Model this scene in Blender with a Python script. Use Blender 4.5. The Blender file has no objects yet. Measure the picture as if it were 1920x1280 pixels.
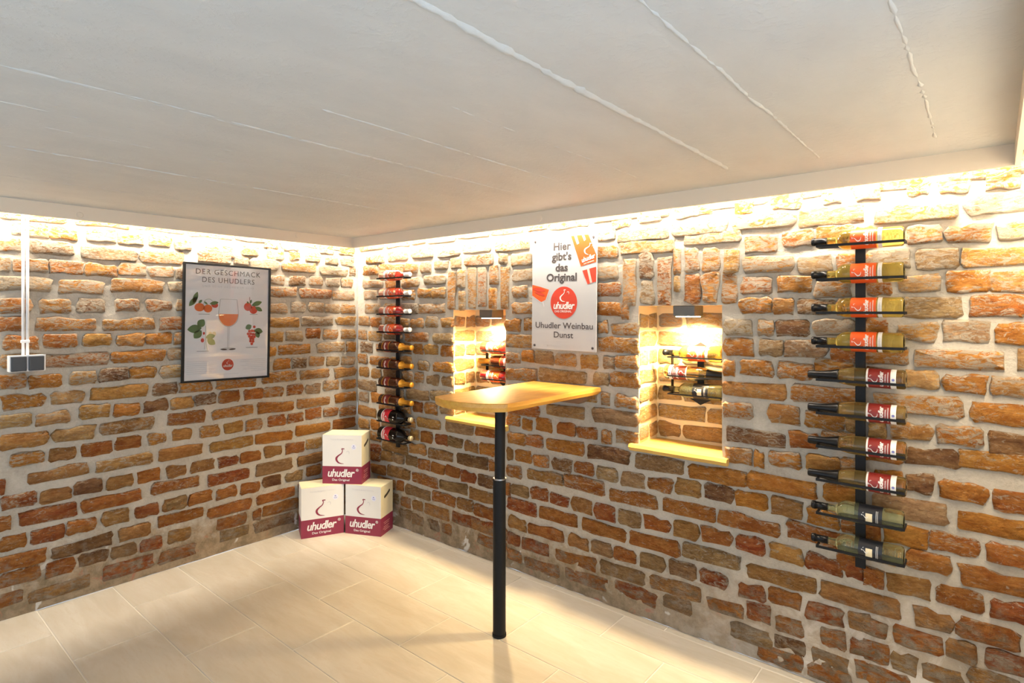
import bpy, bmesh, math, random
from mathutils import Vector, Matrix, noise
random.seed(7)
C = bpy.context.scene.collection
S = bpy.context.scene
# ------------------------------------------------------------------ camera
CX, CY, EYE, F, HOR = 3.846, -2.687, 1.55, 1079.0, 588.0
cam_d = bpy.data.cameras.new('camera'); cam = bpy.data.objects.new('camera', cam_d); C.objects.link(cam)
cam.location = (CX, CY, EYE); cam.rotation_euler = (math.radians(90), 0, math.radians(40.0))
cam_d.sensor_width = 36; cam_d.lens = F/1920*36; cam_d.shift_y = -(640-HOR)/1920; cam_d.clip_start = 0.02
S.camera = cam
S.view_settings.view_transform = 'Standard'; S.view_settings.look = 'None'
S.view_settings.gamma = 1; S.view_settings.use_curve_mapping = False
S.view_settings.exposure = 0.0
# ------------------------------------------------------------------ world and large lights
W = bpy.data.worlds.new('world'); S.world = W; W.use_nodes = True
bg = W.node_tree.nodes['Background']; bg.inputs[0].default_value = (0.75, 0.86, 1.0, 1); bg.inputs[1].default_value = 1.0
def area(name, loc, rot, sx, sy, power, col, spread=180):
    l = bpy.data.lights.new(name, 'AREA'); l.shape = 'RECTANGLE'; l.size = sx; l.size_y = sy
    l.energy = power; l.color = col; l.spread = math.radians(spread)
    o = bpy.data.objects.new(name, l); C.objects.link(o); o.location = loc; o.rotation_euler = rot
    return o
R90 = math.radians(90)
LEDC = (1.0, 0.885, 0.73)
# led strips behind the fascia boards, shining at the walls
area('led_light_right', (1.99, -0.100, 2.112), (math.radians(12), 0, 0), 3.75, 0.012, 68, LEDC)
area('led_light_left', (0.100, -2.1, 2.112), (math.radians(12), 0, R90), 3.9, 0.012, 68, LEDC)
area('led_light_end', (3.942, -0.72, 2.112), (math.radians(12), 0, -R90), 1.2, 0.012, 30, (1.0, 0.84, 0.62))
# daylight through the wide doorway on the camera's right and the window wall behind it
area('daylight_doorway', (4.06, -2.75, 1.10), (R90, 0, math.radians(90)), 2.5, 1.9, 26, (0.70, 0.84, 1.0))
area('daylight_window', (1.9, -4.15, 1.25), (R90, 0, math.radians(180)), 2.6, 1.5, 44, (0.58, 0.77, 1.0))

# ------------------------------------------------------------------ helpers
def right_pt(px, py, off=0.008):
    r = (px-960)/F; Y = (-CY-off)/(0.643*r+0.766)
    return CX+0.766*r*Y-0.643*Y, EYE-(py-HOR)*Y/F, Y
def left_pt(px, py, off=0.008):
    r = (px-960)/F; Y = (CX-off)/(0.643-0.766*r)
    return CY+0.643*r*Y+0.766*Y, EYE-(py-HOR)*Y/F, Y
def link(o, parent=None):
    C.objects.link(o)
    if parent is not None: o.parent = parent
    return o
def mk(name, v, f, mat=None, parent=None, smooth=False, loc=None):
    me = bpy.data.meshes.new(name); me.from_pydata([tuple(p) for p in v], [], f); me.validate(); me.update()
    if smooth:
        for p in me.polygons: p.use_smooth = True
    if mat is not None: me.materials.append(mat)
    o = bpy.data.objects.new(name, me); link(o, parent)
    if loc: o.location = loc
    return o
def tag(o, label=None, cat=None, group=None, kind=None):
    if label: o['label'] = label
    if cat: o['category'] = cat
    if group: o['group'] = group
    if kind: o['kind'] = kind
    return o
def empty(name, loc, rz=0):
    o = bpy.data.objects.new(name, None); C.objects.link(o); o.location = loc; o.rotation_euler = (0, 0, rz); o.empty_display_size = .05
    return o
def copy_tree(o, parent=None):
    c = o.copy(); C.objects.link(c); c.parent = parent
    for ch in list(o.children): copy_tree(ch, c)
    return c
class G:
    def __init__(s): s.v = []; s.f = []
    def add(s, v, f):
        n = len(s.v); s.v += [tuple(p) for p in v]; s.f += [[i+n for i in q] for q in f]; return s
    def box(s, x0, x1, y0, y1, z0, z1, b=0.0):
        if b > 0:
            bm = bmesh.new(); bmesh.ops.create_cube(bm, size=1)
            for w in bm.verts:
                w.co = Vector(((x0+x1)/2+w.co.x*(x1-x0), (y0+y1)/2+w.co.y*(y1-y0), (z0+z1)/2+w.co.z*(z1-z0)))
            bmesh.ops.bevel(bm, geom=bm.edges[:], offset=b, segments=2, affect='EDGES', profile=.6)
            bm.verts.index_update()
            r = s.add([w.co[:] for w in bm.verts], [[w.index for w in q.verts] for q in bm.faces]); bm.free(); return r
        v = [(x0,y0,z0),(x1,y0,z0),(x1,y1,z0),(x0,y1,z0),(x0,y0,z1),(x1,y0,z1),(x1,y1,z1),(x0,y1,z1)]
        return s.add(v, [[0,3,2,1],[4,5,6,7],[0,1,5,4],[1,2,6,5],[2,3,7,6],[3,0,4,7]])
    def tube(s, pts, r, n=8, cap=True):
        rings = []; P = [Vector(p) for p in pts]
        for i, p in enumerate(P):
            t = (P[min(i+1, len(P)-1)]-P[max(i-1, 0)]).normalized()
            a = t.cross(Vector((0,0,1)));
            if a.length < .1: a = t.cross(Vector((1,0,0)))
            a.normalize(); b = t.cross(a)
            rr = r[i] if isinstance(r, (list, tuple)) else r
            rings.append([p+a*rr*math.cos(k*2*math.pi/n)+b*rr*math.sin(k*2*math.pi/n) for k in range(n)])
        v = [q for g in rings for q in g]; f = []
        for i in range(len(P)-1):
            for k in range(n): f.append([i*n+k, i*n+(k+1)%n, (i+1)*n+(k+1)%n, (i+1)*n+k])
        if cap: f.append(list(range(n))[::-1]); f.append([(len(P)-1)*n+k for k in range(n)])
        return s.add(v, f)
    def mk(s, name, mat, parent=None, smooth=False, loc=None): return mk(name, s.v, s.f, mat, parent, smooth, loc)
# ---- printed shapes in a 2d plane, lists of (verts2d, faces)
def disc(cx, cy, rx, ry=None, n=32, rot=0):
    ry = ry or rx; c, s_ = math.cos(rot), math.sin(rot)
    v = []
    for k in range(n):
        a = 2*math.pi*k/n; x, y = rx*math.cos(a), ry*math.sin(a)
        v.append((cx+x*c-y*s_, cy+x*s_+y*c))
    return v, [list(range(n))]
def rect(x0, x1, y0, y1): return [(x0,y0),(x1,y0),(x1,y1),(x0,y1)], [[0,1,2,3]]
def poly(*p): return list(p), [list(range(len(p)))]
def leaf(x, y, l, w, a, n=8):
    c, s_ = math.cos(a), math.sin(a); pts = []
    for k in range(n+1): t = k/n; pts.append((t*l, w*math.sin(math.pi*t)**.8))
    for k in range(n-1, 0, -1): t = k/n; pts.append((t*l, -w*math.sin(math.pi*t)**.8))
    return [(x+p*c-q*s_, y+p*s_+q*c) for p, q in pts], [list(range(len(pts)))]
def ribbon(pts, ws):
    v = []; f = []
    for i, (x, y) in enumerate(pts):
        a = pts[max(i-1,0)]; b = pts[min(i+1,len(pts)-1)]
        dx, dy = b[0]-a[0], b[1]-a[1]; L = math.hypot(dx, dy) or 1
        w = (ws[i] if isinstance(ws, (list,tuple)) else ws)/2
        v += [(x-dy/L*w, y+dx/L*w), (x+dy/L*w, y-dx/L*w)]
        if i: f.append([2*i-2, 2*i-1, 2*i+1, 2*i])
    return v, f
def smoothpath(pts, n=6):
    out = []
    P = [pts[0]]+list(pts)+[pts[-1]]
    for i in range(1, len(P)-2):
        for k in range(n):
            t = k/n; r = []
            for j in range(len(pts[0])):
                a,b,c,d = P[i-1][j],P[i][j],P[i+1][j],P[i+2][j]
                r.append(.5*((2*b)+(-a+c)*t+(2*a-5*b+4*c-d)*t*t+(-a+3*b-3*c+d)*t**3))
            out.append(tuple(r))
    out.append(tuple(pts[-1])); return out
def swoosh(cx, cy, h):      # the flask-like emblem stroke, height h
    q = [(.30,.50,.05),(.12,.50,.05),(.17,.38,.04),(.10,.20,.05),(-.10,.05,.07),(-.25,-.12,.11),(-.22,-.30,.10),(-.05,-.45,.06),(.25,-.50,.015)]
    s1 = smoothpath(q); o = [ribbon([(cx+a*h, cy+b*h) for a,b,c in s1], [abs(c)*h*1.25 for a,b,c in s1])]
    q = [(.42,.28,.02),(.52,.36,.045),(.62,.28,.05),(.60,.14,.02)]
    s1 = smoothpath(q); o.append(ribbon([(cx+a*h, cy+b*h) for a,b,c in s1], [abs(c)*h for a,b,c in s1]))
    return o
_tc = {}
def text(s, size, x=0, y=0, bold=0.0, shear=0.0, space=1.0, align='CENTER', rot=0, sx=1.0):
    key = (s, bold, shear, space, align)
    if key not in _tc:
        c = bpy.data.curves.new('t', 'FONT'); c.body = s; c.size = 1; c.offset = bold; c.shear = shear
        c.space_character = space; c.align_x = align; c.align_y = 'CENTER'; c.resolution_u = 3
        o = bpy.data.objects.new('t', c); C.objects.link(o)
        dg = bpy.context.evaluated_depsgraph_get(); dg.update()
        me = bpy.data.meshes.new_from_object(o.evaluated_get(dg))
        _tc[key] = ([(v.co.x, v.co.y) for v in me.vertices], [list(p.vertices) for p in me.polygons])
        bpy.data.objects.remove(o); bpy.data.curves.remove(c); bpy.data.meshes.remove(me)
    v, f = _tc[key]; co, si = math.cos(rot), math.sin(rot)
    return [(x+(a*sx*co-b*si)*size, y+(a*sx*si+b*co)*size) for a, b in v], f
def flat(name, shapes, t, mat, parent, side=False, x=0):
    g = G()
    for v, f in shapes:
        g.add([(x+t, a, b) if side else (a, -t, b) for a, b in v], f)
    return g.mk(name, mat, parent)

# ------------------------------------------------------------------ materials
def newmat(name):
    m = bpy.data.materials.new(name); m.use_nodes = True; nt = m.node_tree
    return m, nt, nt.nodes['Principled BSDF']
def plain(name, col, rough=.5, metal=0, spec=.5, coat=0, emit=None, es=0, trans=0, ior=1.45, alpha=1):
    m, nt, b = newmat(name)
    b.inputs['Base Color'].default_value = (*col, 1); b.inputs['Roughness'].default_value = rough
    b.inputs['Metallic'].default_value = metal; b.inputs['Specular IOR Level'].default_value = spec
    b.inputs['Coat Weight'].default_value = coat; b.inputs['Transmission Weight'].default_value = trans
    b.inputs['IOR'].default_value = ior
    if emit: b.inputs['Emission Color'].default_value = (*emit, 1); b.inputs['Emission Strength'].default_value = es
    return m
class N:
    def __init__(s, nt): s.nt = nt
    def n(s, t, **k):
        o = s.nt.nodes.new(t)
        for a, b in k.items(): setattr(o, a, b)
        return o
    def l(s, a, b): s.nt.links.new(a, b)
    def pos(s, scale=(1,1,1)):
        g = s.n('ShaderNodeNewGeometry'); m = s.n('ShaderNodeMapping'); m.inputs['Scale'].default_value = scale
        s.l(g.outputs['Position'], m.inputs['Vector']); return m.outputs[0]
    def noise(s, vec, sc, det=4, ro=.6, dist=0):
        o = s.n('ShaderNodeTexNoise'); o.inputs['Scale'].default_value = sc; o.inputs['Detail'].default_value = det
        o.inputs['Roughness'].default_value = ro; o.inputs['Distortion'].default_value = dist
        s.l(vec, o.inputs['Vector']); return o.outputs['Fac']
    def ramp(s, fac, a, b, ca=(0,0,0,1), cb=(1,1,1,1)):
        r = s.n('ShaderNodeValToRGB'); e = r.color_ramp.elements; e[0].position = a; e[1].position = b; e[0].color = ca; e[1].color = cb
        s.l(fac, r.inputs[0]); return r.outputs[0]
    def mix(s, f, a, b, mode='MIX'):
        o = s.n('ShaderNodeMix', data_type='RGBA', blend_type=mode)
        if isinstance(f, (int, float)): o.inputs[0].default_value = f
        else: s.l(f, o.inputs[0])
        for i, c in ((6, a), (7, b)):
            if isinstance(c, tuple): o.inputs[i].default_value = (*c, 1) if len(c) == 3 else c
            else: s.l(c, o.inputs[i])
        return o.outputs[2]
    def math(s, op, a, b=0, clamp=False):
        o = s.n('ShaderNodeMath', operation=op); o.use_clamp = clamp
        for i, c in ((0, a), (1, b)):
            if isinstance(c, (int, float)): o.inputs[i].default_value = c
            else: s.l(c, o.inputs[i])
        return o.outputs[0]
    def bump(s, h, st, dist=.01, prev=None):
        o = s.n('ShaderNodeBump'); o.inputs['Strength'].default_value = st; o.inputs['Distance'].default_value = dist
        s.l(h, o.inputs['Height'])
        if prev is not None: s.l(prev, o.inputs['Normal'])
        return o.outputs[0]
    def z(s):
        g = s.n('ShaderNodeNewGeometry'); x = s.n('ShaderNodeSeparateXYZ'); s.l(g.outputs['Position'], x.inputs[0]); return x.outputs[2]

MORTAR = (0.50, 0.455, 0.385)
def mortar_mat():
    m, nt, b = newmat('mortar'); n = N(nt); p = n.pos()
    big = n.noise(p, 5, 4); fine = n.noise(p, 60, 5, .7); mid = n.noise(p, 18, 5, .65)
    col = n.mix(n.ramp(big, .35, .65), (0.36,0.32,0.26), (0.47,0.43,0.36))
    col = n.mix(n.ramp(fine, .35, .7), col, n.mix(.5, col, (0.55,0.50,0.43)))
    # earthy smear and old brick dust low on the wall, a real stain with a ragged edge
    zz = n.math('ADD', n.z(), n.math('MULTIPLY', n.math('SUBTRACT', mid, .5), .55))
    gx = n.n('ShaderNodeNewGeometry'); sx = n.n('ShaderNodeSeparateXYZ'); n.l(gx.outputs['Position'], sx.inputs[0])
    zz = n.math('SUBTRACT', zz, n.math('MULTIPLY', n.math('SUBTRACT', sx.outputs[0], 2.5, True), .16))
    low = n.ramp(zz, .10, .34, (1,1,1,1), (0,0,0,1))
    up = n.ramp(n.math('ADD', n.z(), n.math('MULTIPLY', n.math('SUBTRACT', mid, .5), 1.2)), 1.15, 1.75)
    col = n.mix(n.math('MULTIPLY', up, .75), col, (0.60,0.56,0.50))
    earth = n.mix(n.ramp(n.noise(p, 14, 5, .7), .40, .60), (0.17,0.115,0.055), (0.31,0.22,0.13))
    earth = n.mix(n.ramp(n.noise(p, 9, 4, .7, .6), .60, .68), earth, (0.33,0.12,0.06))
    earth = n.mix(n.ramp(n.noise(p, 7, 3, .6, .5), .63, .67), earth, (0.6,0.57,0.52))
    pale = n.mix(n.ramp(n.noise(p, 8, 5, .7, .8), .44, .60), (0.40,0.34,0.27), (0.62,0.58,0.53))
    earth = n.mix(n.math('MULTIPLY', n.math('SUBTRACT', sx.outputs[0], 2.4, True), .85), earth, pale)  # lime patches, with the daylight pool at lower right also painted into the colour
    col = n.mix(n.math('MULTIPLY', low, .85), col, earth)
    n.l(col, b.inputs['Base Color']); b.inputs['Roughness'].default_value = .95; b.inputs['Specular IOR Level'].default_value = .15
    h = n.math('ADD', mid, n.math('MULTIPLY', fine, .35))
    n.l(n.bump(h, .7, .012), b.inputs['Normal']); return m
def brick_mat():
    m, nt, b = newmat('brick'); n = N(nt)
    oi = n.n('ShaderNodeObjectInfo'); ra = n.n('ShaderNodeAttribute'); ra.attribute_name = 'rand'
    hb = n.n('ShaderNodeAttribute'); hb.attribute_name = 'has_tint'
    rnd = n.math('ADD', n.math('MULTIPLY', oi.outputs['Random'], n.math('SUBTRACT', 1.0, hb.outputs['Fac'])), ra.outputs['Fac'])
    ta = n.n('ShaderNodeAttribute'); ta.attribute_name = 'tint'; ha = n.n('ShaderNodeAttribute'); ha.attribute_name = 'has_tint'
    col = n.mix(ha.outputs['Fac'], oi.outputs['Color'], ta.outputs['Color'])
    p = n.pos(); g = n.n('ShaderNodeNewGeometry')
    off = n.n('ShaderNodeVectorMath', operation='ADD'); sc = n.n('ShaderNodeVectorMath', operation='SCALE'); 
    cmb = n.n('ShaderNodeCombineXYZ'); n.l(rnd, cmb.inputs[0]); n.l(rnd, cmb.inputs[1]); n.l(rnd, cmb.inputs[2]); n.l(cmb.outputs[0], sc.inputs[0]); sc.inputs[3].default_value = 17.0
    n.l(n.pos((1,1,2.4)), off.inputs[0]); n.l(sc.outputs[0], off.inputs[1]); v = off.outputs[0]
    a = n.noise(v, 11, 6, .65, .8); c = n.noise(v, 30, 6, .7, .5); d = n.noise(v, 110, 4, .7)
    c1 = n.mix(n.ramp(a, .35, .66), n.mix(1.0, col, (0.74,0.60,0.48), 'MULTIPLY'), n.mix(.35, col, (0.72,0.40,0.12)))
    c1 = n.mix(n.ramp(c, .40, .62), n.mix(1.0, c1, (0.70,0.62,0.55), 'MULTIPLY'), c1)
    # lime left on the faces, more on some bricks, less near the floor
    amt = n.math('ADD', n.math('MULTIPLY', rnd, .14), n.math('SUBTRACT', n.math('MULTIPLY', n.z(), .12), .05))
    amt = n.math('ADD', amt, n.math('MULTIPLY', n.math('SUBTRACT', n.noise(v, 20, 6, .8, 1.6), .5), 1.35))
    at = n.n('ShaderNodeAttribute'); at.attribute_name = 'edge'
    amt = n.math('ADD', amt, n.math('MULTIPLY', at.outputs['Fac'], .13))
    lime = n.ramp(amt, .19, .29)
    c2 = n.mix(n.math('MULTIPLY', lime, .88), c1, (0.55,0.47,0.36))
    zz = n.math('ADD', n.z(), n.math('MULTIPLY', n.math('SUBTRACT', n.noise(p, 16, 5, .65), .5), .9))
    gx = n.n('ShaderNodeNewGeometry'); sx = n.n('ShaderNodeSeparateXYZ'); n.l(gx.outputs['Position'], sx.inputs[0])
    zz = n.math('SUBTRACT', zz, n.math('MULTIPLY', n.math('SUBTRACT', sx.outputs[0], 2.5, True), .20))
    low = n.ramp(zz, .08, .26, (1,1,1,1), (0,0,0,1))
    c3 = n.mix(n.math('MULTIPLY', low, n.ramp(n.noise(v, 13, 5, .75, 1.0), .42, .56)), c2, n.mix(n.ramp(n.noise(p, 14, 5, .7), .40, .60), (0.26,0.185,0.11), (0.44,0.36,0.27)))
    n.l(c3, b.inputs['Base Color']); b.inputs['Roughness'].default_value = .9; b.inputs['Specular IOR Level'].default_value = .2
    ridge = n.noise(v, 17, 7, .68, 1.6)
    vo = n.noise(v, 8, 6, .75, 2.2)
    n0 = n.bump(vo, 1.0, .05); n1 = n.bump(ridge, 1.0, .034, n0); n2 = n.bump(d, .5, .004, n1)
    n.l(n2, b.inputs['Normal']); return m
def ceiling_mat():
    m, nt, b = newmat('ceiling_paint'); n = N(nt); p = n.pos((1,.5,1))
    f = n.noise(p, 7, 5, .6); g = n.noise(n.pos(), 45, 4, .6); h = n.noise(n.pos((1,.15,1)), 22, 3)
    col = n.mix(n.ramp(f, .3, .7), (0.515,0.54,0.54), (0.565,0.59,0.585))
    n.l(col, b.inputs['Base Color']); b.inputs['Roughness'].default_value = .6; b.inputs['Specular IOR Level'].default_value = .3
    n.l(n.bump(n.math('ADD', n.math('MULTIPLY', n.ramp(g, .5, .8), .5), n.math('ADD', f, h)), .32, .007), b.inputs['Normal']); return m
def wood_mat(name, c0, c1, c2, axis, rough=.35, coat=.3):
    m, nt, b = newmat(name); n = N(nt)
    sc = {'x': (1.0,11,11), 'y': (11,1.0,11)}[axis]
    v = n.pos(sc); a = n.noise(v, 3.2, 5, .6, .5); f = n.noise(v, 14, 4, .7); big = n.noise(n.pos((2,2,2)), 1.6, 2)
    col = n.mix(n.ramp(a, .35, .65), c0, c1); col = n.mix(n.ramp(f, .55, .75), col, c2)
    col = n.mix(n.ramp(big, .5, .7), col, n.mix(.5, col, c2))
    n.l(col, b.inputs['Base Color']); b.inputs['Roughness'].default_value = rough; b.inputs['Coat Weight'].default_value = coat; b.inputs['Coat Roughness'].default_value = .2
    n.l(n.bump(f, .15, .002), b.inputs['Normal']); return m
def tile_mat():
    m, nt, b = newmat('floor_tile'); n = N(nt)
    oi = n.n('ShaderNodeObjectInfo'); mp = n.n('ShaderNodeMapping'); mp.inputs['Rotation'].default_value = (0,0,.35); mp.inputs['Scale'].default_value = (1,4.5,1)
    g = n.n('ShaderNodeNewGeometry'); sc = n.n('ShaderNodeVectorMath', operation='ADD'); cmb = n.n('ShaderNodeCombineXYZ')
    r5 = n.math('MULTIPLY', oi.outputs['Random'], 9.0); n.l(r5, cmb.inputs[0]); n.l(r5, cmb.inputs[1])
    n.l(g.outputs['Position'], mp.inputs[0]); n.l(mp.outputs[0], sc.inputs[0]); n.l(cmb.outputs[0], sc.inputs[1])
    a = n.noise(sc.outputs[0], 2.2, 5, .6, .8); f = n.noise(sc.outputs[0], 12, 5, .7)
    col = n.mix(n.ramp(a, .32, .68), (0.43,0.385,0.31), (0.51,0.475,0.41)); col = n.mix(n.ramp(f, .5, .75), col, (0.45,0.39,0.30))
    tint = n.mix(oi.outputs['Random'], (0.95,0.94,0.92), (1.0,1.0,1.0))
    n.l(n.mix(1.0, col, tint, 'MULTIPLY'), b.inputs['Base Color'])
    b.inputs['Roughness'].default_value = .42; b.inputs['Specular IOR Level'].default_value = .4
    n.l(n.bump(f, .08, .002), b.inputs['Normal']); return m
def pane_mat():
    m = bpy.data.materials.new('clear_pane'); m.use_nodes = True; nt = m.node_tree; nt.nodes.clear(); n = N(nt)
    o = n.n('ShaderNodeOutputMaterial'); mx = n.n('ShaderNodeMixShader'); t = n.n('ShaderNodeBsdfTransparent'); gl = n.n('ShaderNodeBsdfGlossy'); gl.inputs['Roughness'].default_value = .02
    fr = n.n('ShaderNodeFresnel'); fr.inputs[0].default_value = 1.5
    n.l(fr.outputs[0], mx.inputs[0]); n.l(t.outputs[0], mx.inputs[1]); n.l(gl.outputs[0], mx.inputs[2]); n.l(mx.outputs[0], o.inputs[0]); return m
M = dict(
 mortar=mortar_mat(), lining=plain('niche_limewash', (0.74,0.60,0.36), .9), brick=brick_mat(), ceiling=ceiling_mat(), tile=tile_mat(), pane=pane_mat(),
 fascia=plain('fascia_paint', (0.68,0.60,0.49), .5), plaster=plain('plaster', (0.72,0.70,0.66), .9),
 grout=plain('grout', (0.62,0.58,0.50), .9),
 top=wood_mat('oak_tabletop', (0.56,0.27,0.035), (0.66,0.36,0.06), (0.40,0.17,0.025), 'y', .42, .2),
 sill=wood_mat('oak_sill', (0.60,0.37,0.085), (0.68,0.45,0.13), (0.48,0.27,0.05), 'x', .4, .2),
 cleat=wood_mat('dark_wood', (0.20,0.11,0.055), (0.26,0.15,0.08), (0.14,0.07,0.03), 'x', .5, .1),
 black=plain('black_metal', (0.008,0.0085,0.0095), .5, .0, .25), rackm=plain('rack_metal', (0.010,0.010,0.011), .5, 0, .25),
 steel=plain('steel', (0.55,0.55,0.56), .3, 1), lampm=plain('lamp_metal', (0.13,0.125,0.115), .45, .6),
 lampe=plain('lamp_lens', (1,1,1), .5, emit=(1.0,.78,.42), es=30), lede=plain('led_tape', (1,1,1), .5, emit=(1.0,.8,.55), es=12),
 white=plain('white_print', (0.72,0.71,0.69), .45), signw=plain('sign_board', (0.43,0.435,0.44), .40), paper=plain('poster_paper', (0.84,0.83,0.84), .55),
 ink=plain('dark_ink', (0.055,0.045,0.045), .5), grey=plain('grey_ink', (0.42,0.42,0.42), .5), lgrey=plain('light_grey_ink', (0.55,0.55,0.57), .5),
 red=plain('red_print', (0.52,0.045,0.022), .4), orange=plain('orange_print', (0.62,0.085,0.012), .45), maroon=plain('maroon_print', (0.22,0.022,0.052), .45),
 carton=plain('carton_white', (0.66,0.655,0.635), .6), cartony=plain('carton_cream', (0.60,0.54,0.36), .65), slot=plain('slot_dark', (0.05,0.035,0.02), .9),
 redl=plain('label_red', (0.55,0.02,0.035), .4), mar2=plain('label_maroon', (0.20,0.018,0.014), .4), blk=plain('label_black', (0.012,0.013,0.018), .35), cream=plain('label_cream', (0.70,0.62,0.42), .5),
 gold=plain('gold_foil', (0.62,0.29,0.03), .35, .5), capw=plain('white_capsule', (0.78,0.76,0.72), .4), capb=plain('black_capsule', (0.005,0.005,0.006), .32, spec=.3), pgold=plain('pale_gold', (0.62,0.52,0.30), .35, .5),
 g_yellow=plain('pale_wine_glass', (0.93,0.74,0.20), .02, trans=.93, ior=1.36), g_amber=plain('amber_wine_glass', (0.78,0.55,0.20), .02, trans=.94, ior=1.36),
 g_green=plain('green_white_wine_glass', (0.84,0.86,0.50), .02, trans=.95, ior=1.36), g_rose=plain('rose_wine_glass', (0.90,0.10,0.06), .02, trans=.75, ior=1.36),
 g_dark=plain('dark_bottle_glass', (0.004,0.003,0.003), .04, spec=.35), g_brown=plain('brown_bottle_glass', (0.05,0.012,0.004), .04, coat=.6), g_red=plain('red_wine_glass', (0.30,0.01,0.008), .03, trans=.4, coat=.4),
 plast=plain('white_plastic', (0.78,0.78,0.78), .4), anth=plain('anthracite_plastic', (0.035,0.037,0.04), .35),
 leafg=plain('leaf_print', (0.11,0.20,0.07), .6), leaf2=plain('leaf_print_light', (0.22,0.32,0.14), .6), berry=plain('berry_print', (0.62,0.06,0.03), .5), berry2=plain('berry_orange_print', (0.72,0.14,0.02), .5), wine=plain('wine_print', (0.80,0.22,0.07), .5), stk=plain('sticker', (0.66,0.68,0.80), .5), sblue=plain('blue_ink', (0.16,0.18,0.45), .5),
 ocable=plain('orange_cable', (0.62,0.32,0.08), .6), pink=plain('pink_print', (0.80,0.42,0.36), .5),
)
# ------------------------------------------------------------------ the walls' mortar bed with niches
N1 = (1.085, 1.540, 0.865, 1.575); N2 = (2.443, 2.871, 0.880, 1.590); ND = 0.21
def disp(u, z, k):
    v = Vector((u*1.0+k, z, k*3.1))
    d = noise.noise(v*7)*.004+noise.noise(v*26)*.0022
    if z < .30: d += (.30-z)*(.012 if k > 1.5 else .024)*(0.7+noise.noise(v*9))      # smeared bulge at the foot of the wall
    return d
def wall_grid(length, flip, k, holes, du=.025):
    nu = int(round(length/du)); nz = int(round(2.12/du))
    us = sorted(set([round(i*length/nu, 4) for i in range(nu+1)]+[h[j] for h in holes for j in (0,1)]))
    zs = sorted(set([round(i*2.12/nz, 4) for i in range(nz+1)]+[h[j] for h in holes for j in (2,3)]))
    idx = {}; v = []; f = []
    def vid(i, j):
        if (i, j) not in idx:
            u, z = us[i], zs[j]; d = disp(u, z, k)
            idx[(i, j)] = len(v); v.append(flip(u, d, z))
        return idx[(i, j)]
    for i in range(len(us)-1):
        for j in range(len(zs)-1):
            uc, zc = (us[i]+us[i+1])/2, (zs[j]+zs[j+1])/2
            if any(h[0] < uc < h[1] and h[2] < zc < h[3] for h in holes): continue
            f.append([vid(i,j), vid(i+1,j), vid(i+1,j+1), vid(i,j+1)])
    return v, f
g = G(); v, f = wall_grid(4.03, lambda u, d, z: (u, -d, z), 1.0, [N1, N2]); g.add(v, f); nfront = len(f)
for h in (N1, N2):
    x0, x1, z0, z1 = h; n = 9
    for (a, b) in (((x0, z0), (x0, z1)), ((x1, z1), (x1, z0)), ((x0, z1), (x1, z1)), ((x1, z0), (x0, z0))):
        vv = []; ff = []
        m_ = 14
        for i in range(m_+1):
            t = i/m_
            for j in range(n+1):
                s_ = j/n; x = a[0]+(b[0]-a[0])*t; z = a[1]+(b[1]-a[1])*t; y = s_*ND
                w = noise.noise(Vector((x*9, y*9, z*9)))*.004*(0 if j in (0, n) else 1)
                if a[0] == b[0]: x += w
                else: z += w
                vv.append((x, y if j else -disp(x, z, 1.0), z))
        for i in range(m_):
            for j in range(n): ff.append([i*(n+1)+j, (i+1)*(n+1)+j, (i+1)*(n+1)+j+1, i*(n+1)+j+1])
        g.add(vv, ff)
    vv = []; ff = []
    for i in range(19):
        for j in range(29):
            x = x0+(x1-x0)*i/18; z = z0+(z1-z0)*j/28; vv.append((x, ND+noise.noise(Vector((x*12,z*12,3)))*.004*(0 if i in (0,18) or j in (0,28) else 1), z))
    for i in range(18):
        for j in range(28): ff.append([i*29+j, (i+1)*29+j, (i+1)*29+j+1, i*29+j+1])
    g.add(vv, ff)
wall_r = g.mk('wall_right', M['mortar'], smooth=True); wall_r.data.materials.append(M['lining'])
for p_ in wall_r.data.polygons[nfront:]: p_.material_index = 1
tag(wall_r, 'long brick wall with pale mortar and two lit niches', kind='structure')
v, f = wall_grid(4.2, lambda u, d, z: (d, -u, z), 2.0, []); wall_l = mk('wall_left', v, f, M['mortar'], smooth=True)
tag(wall_l, 'brick wall with pale mortar on the left side', kind='structure')

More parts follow.
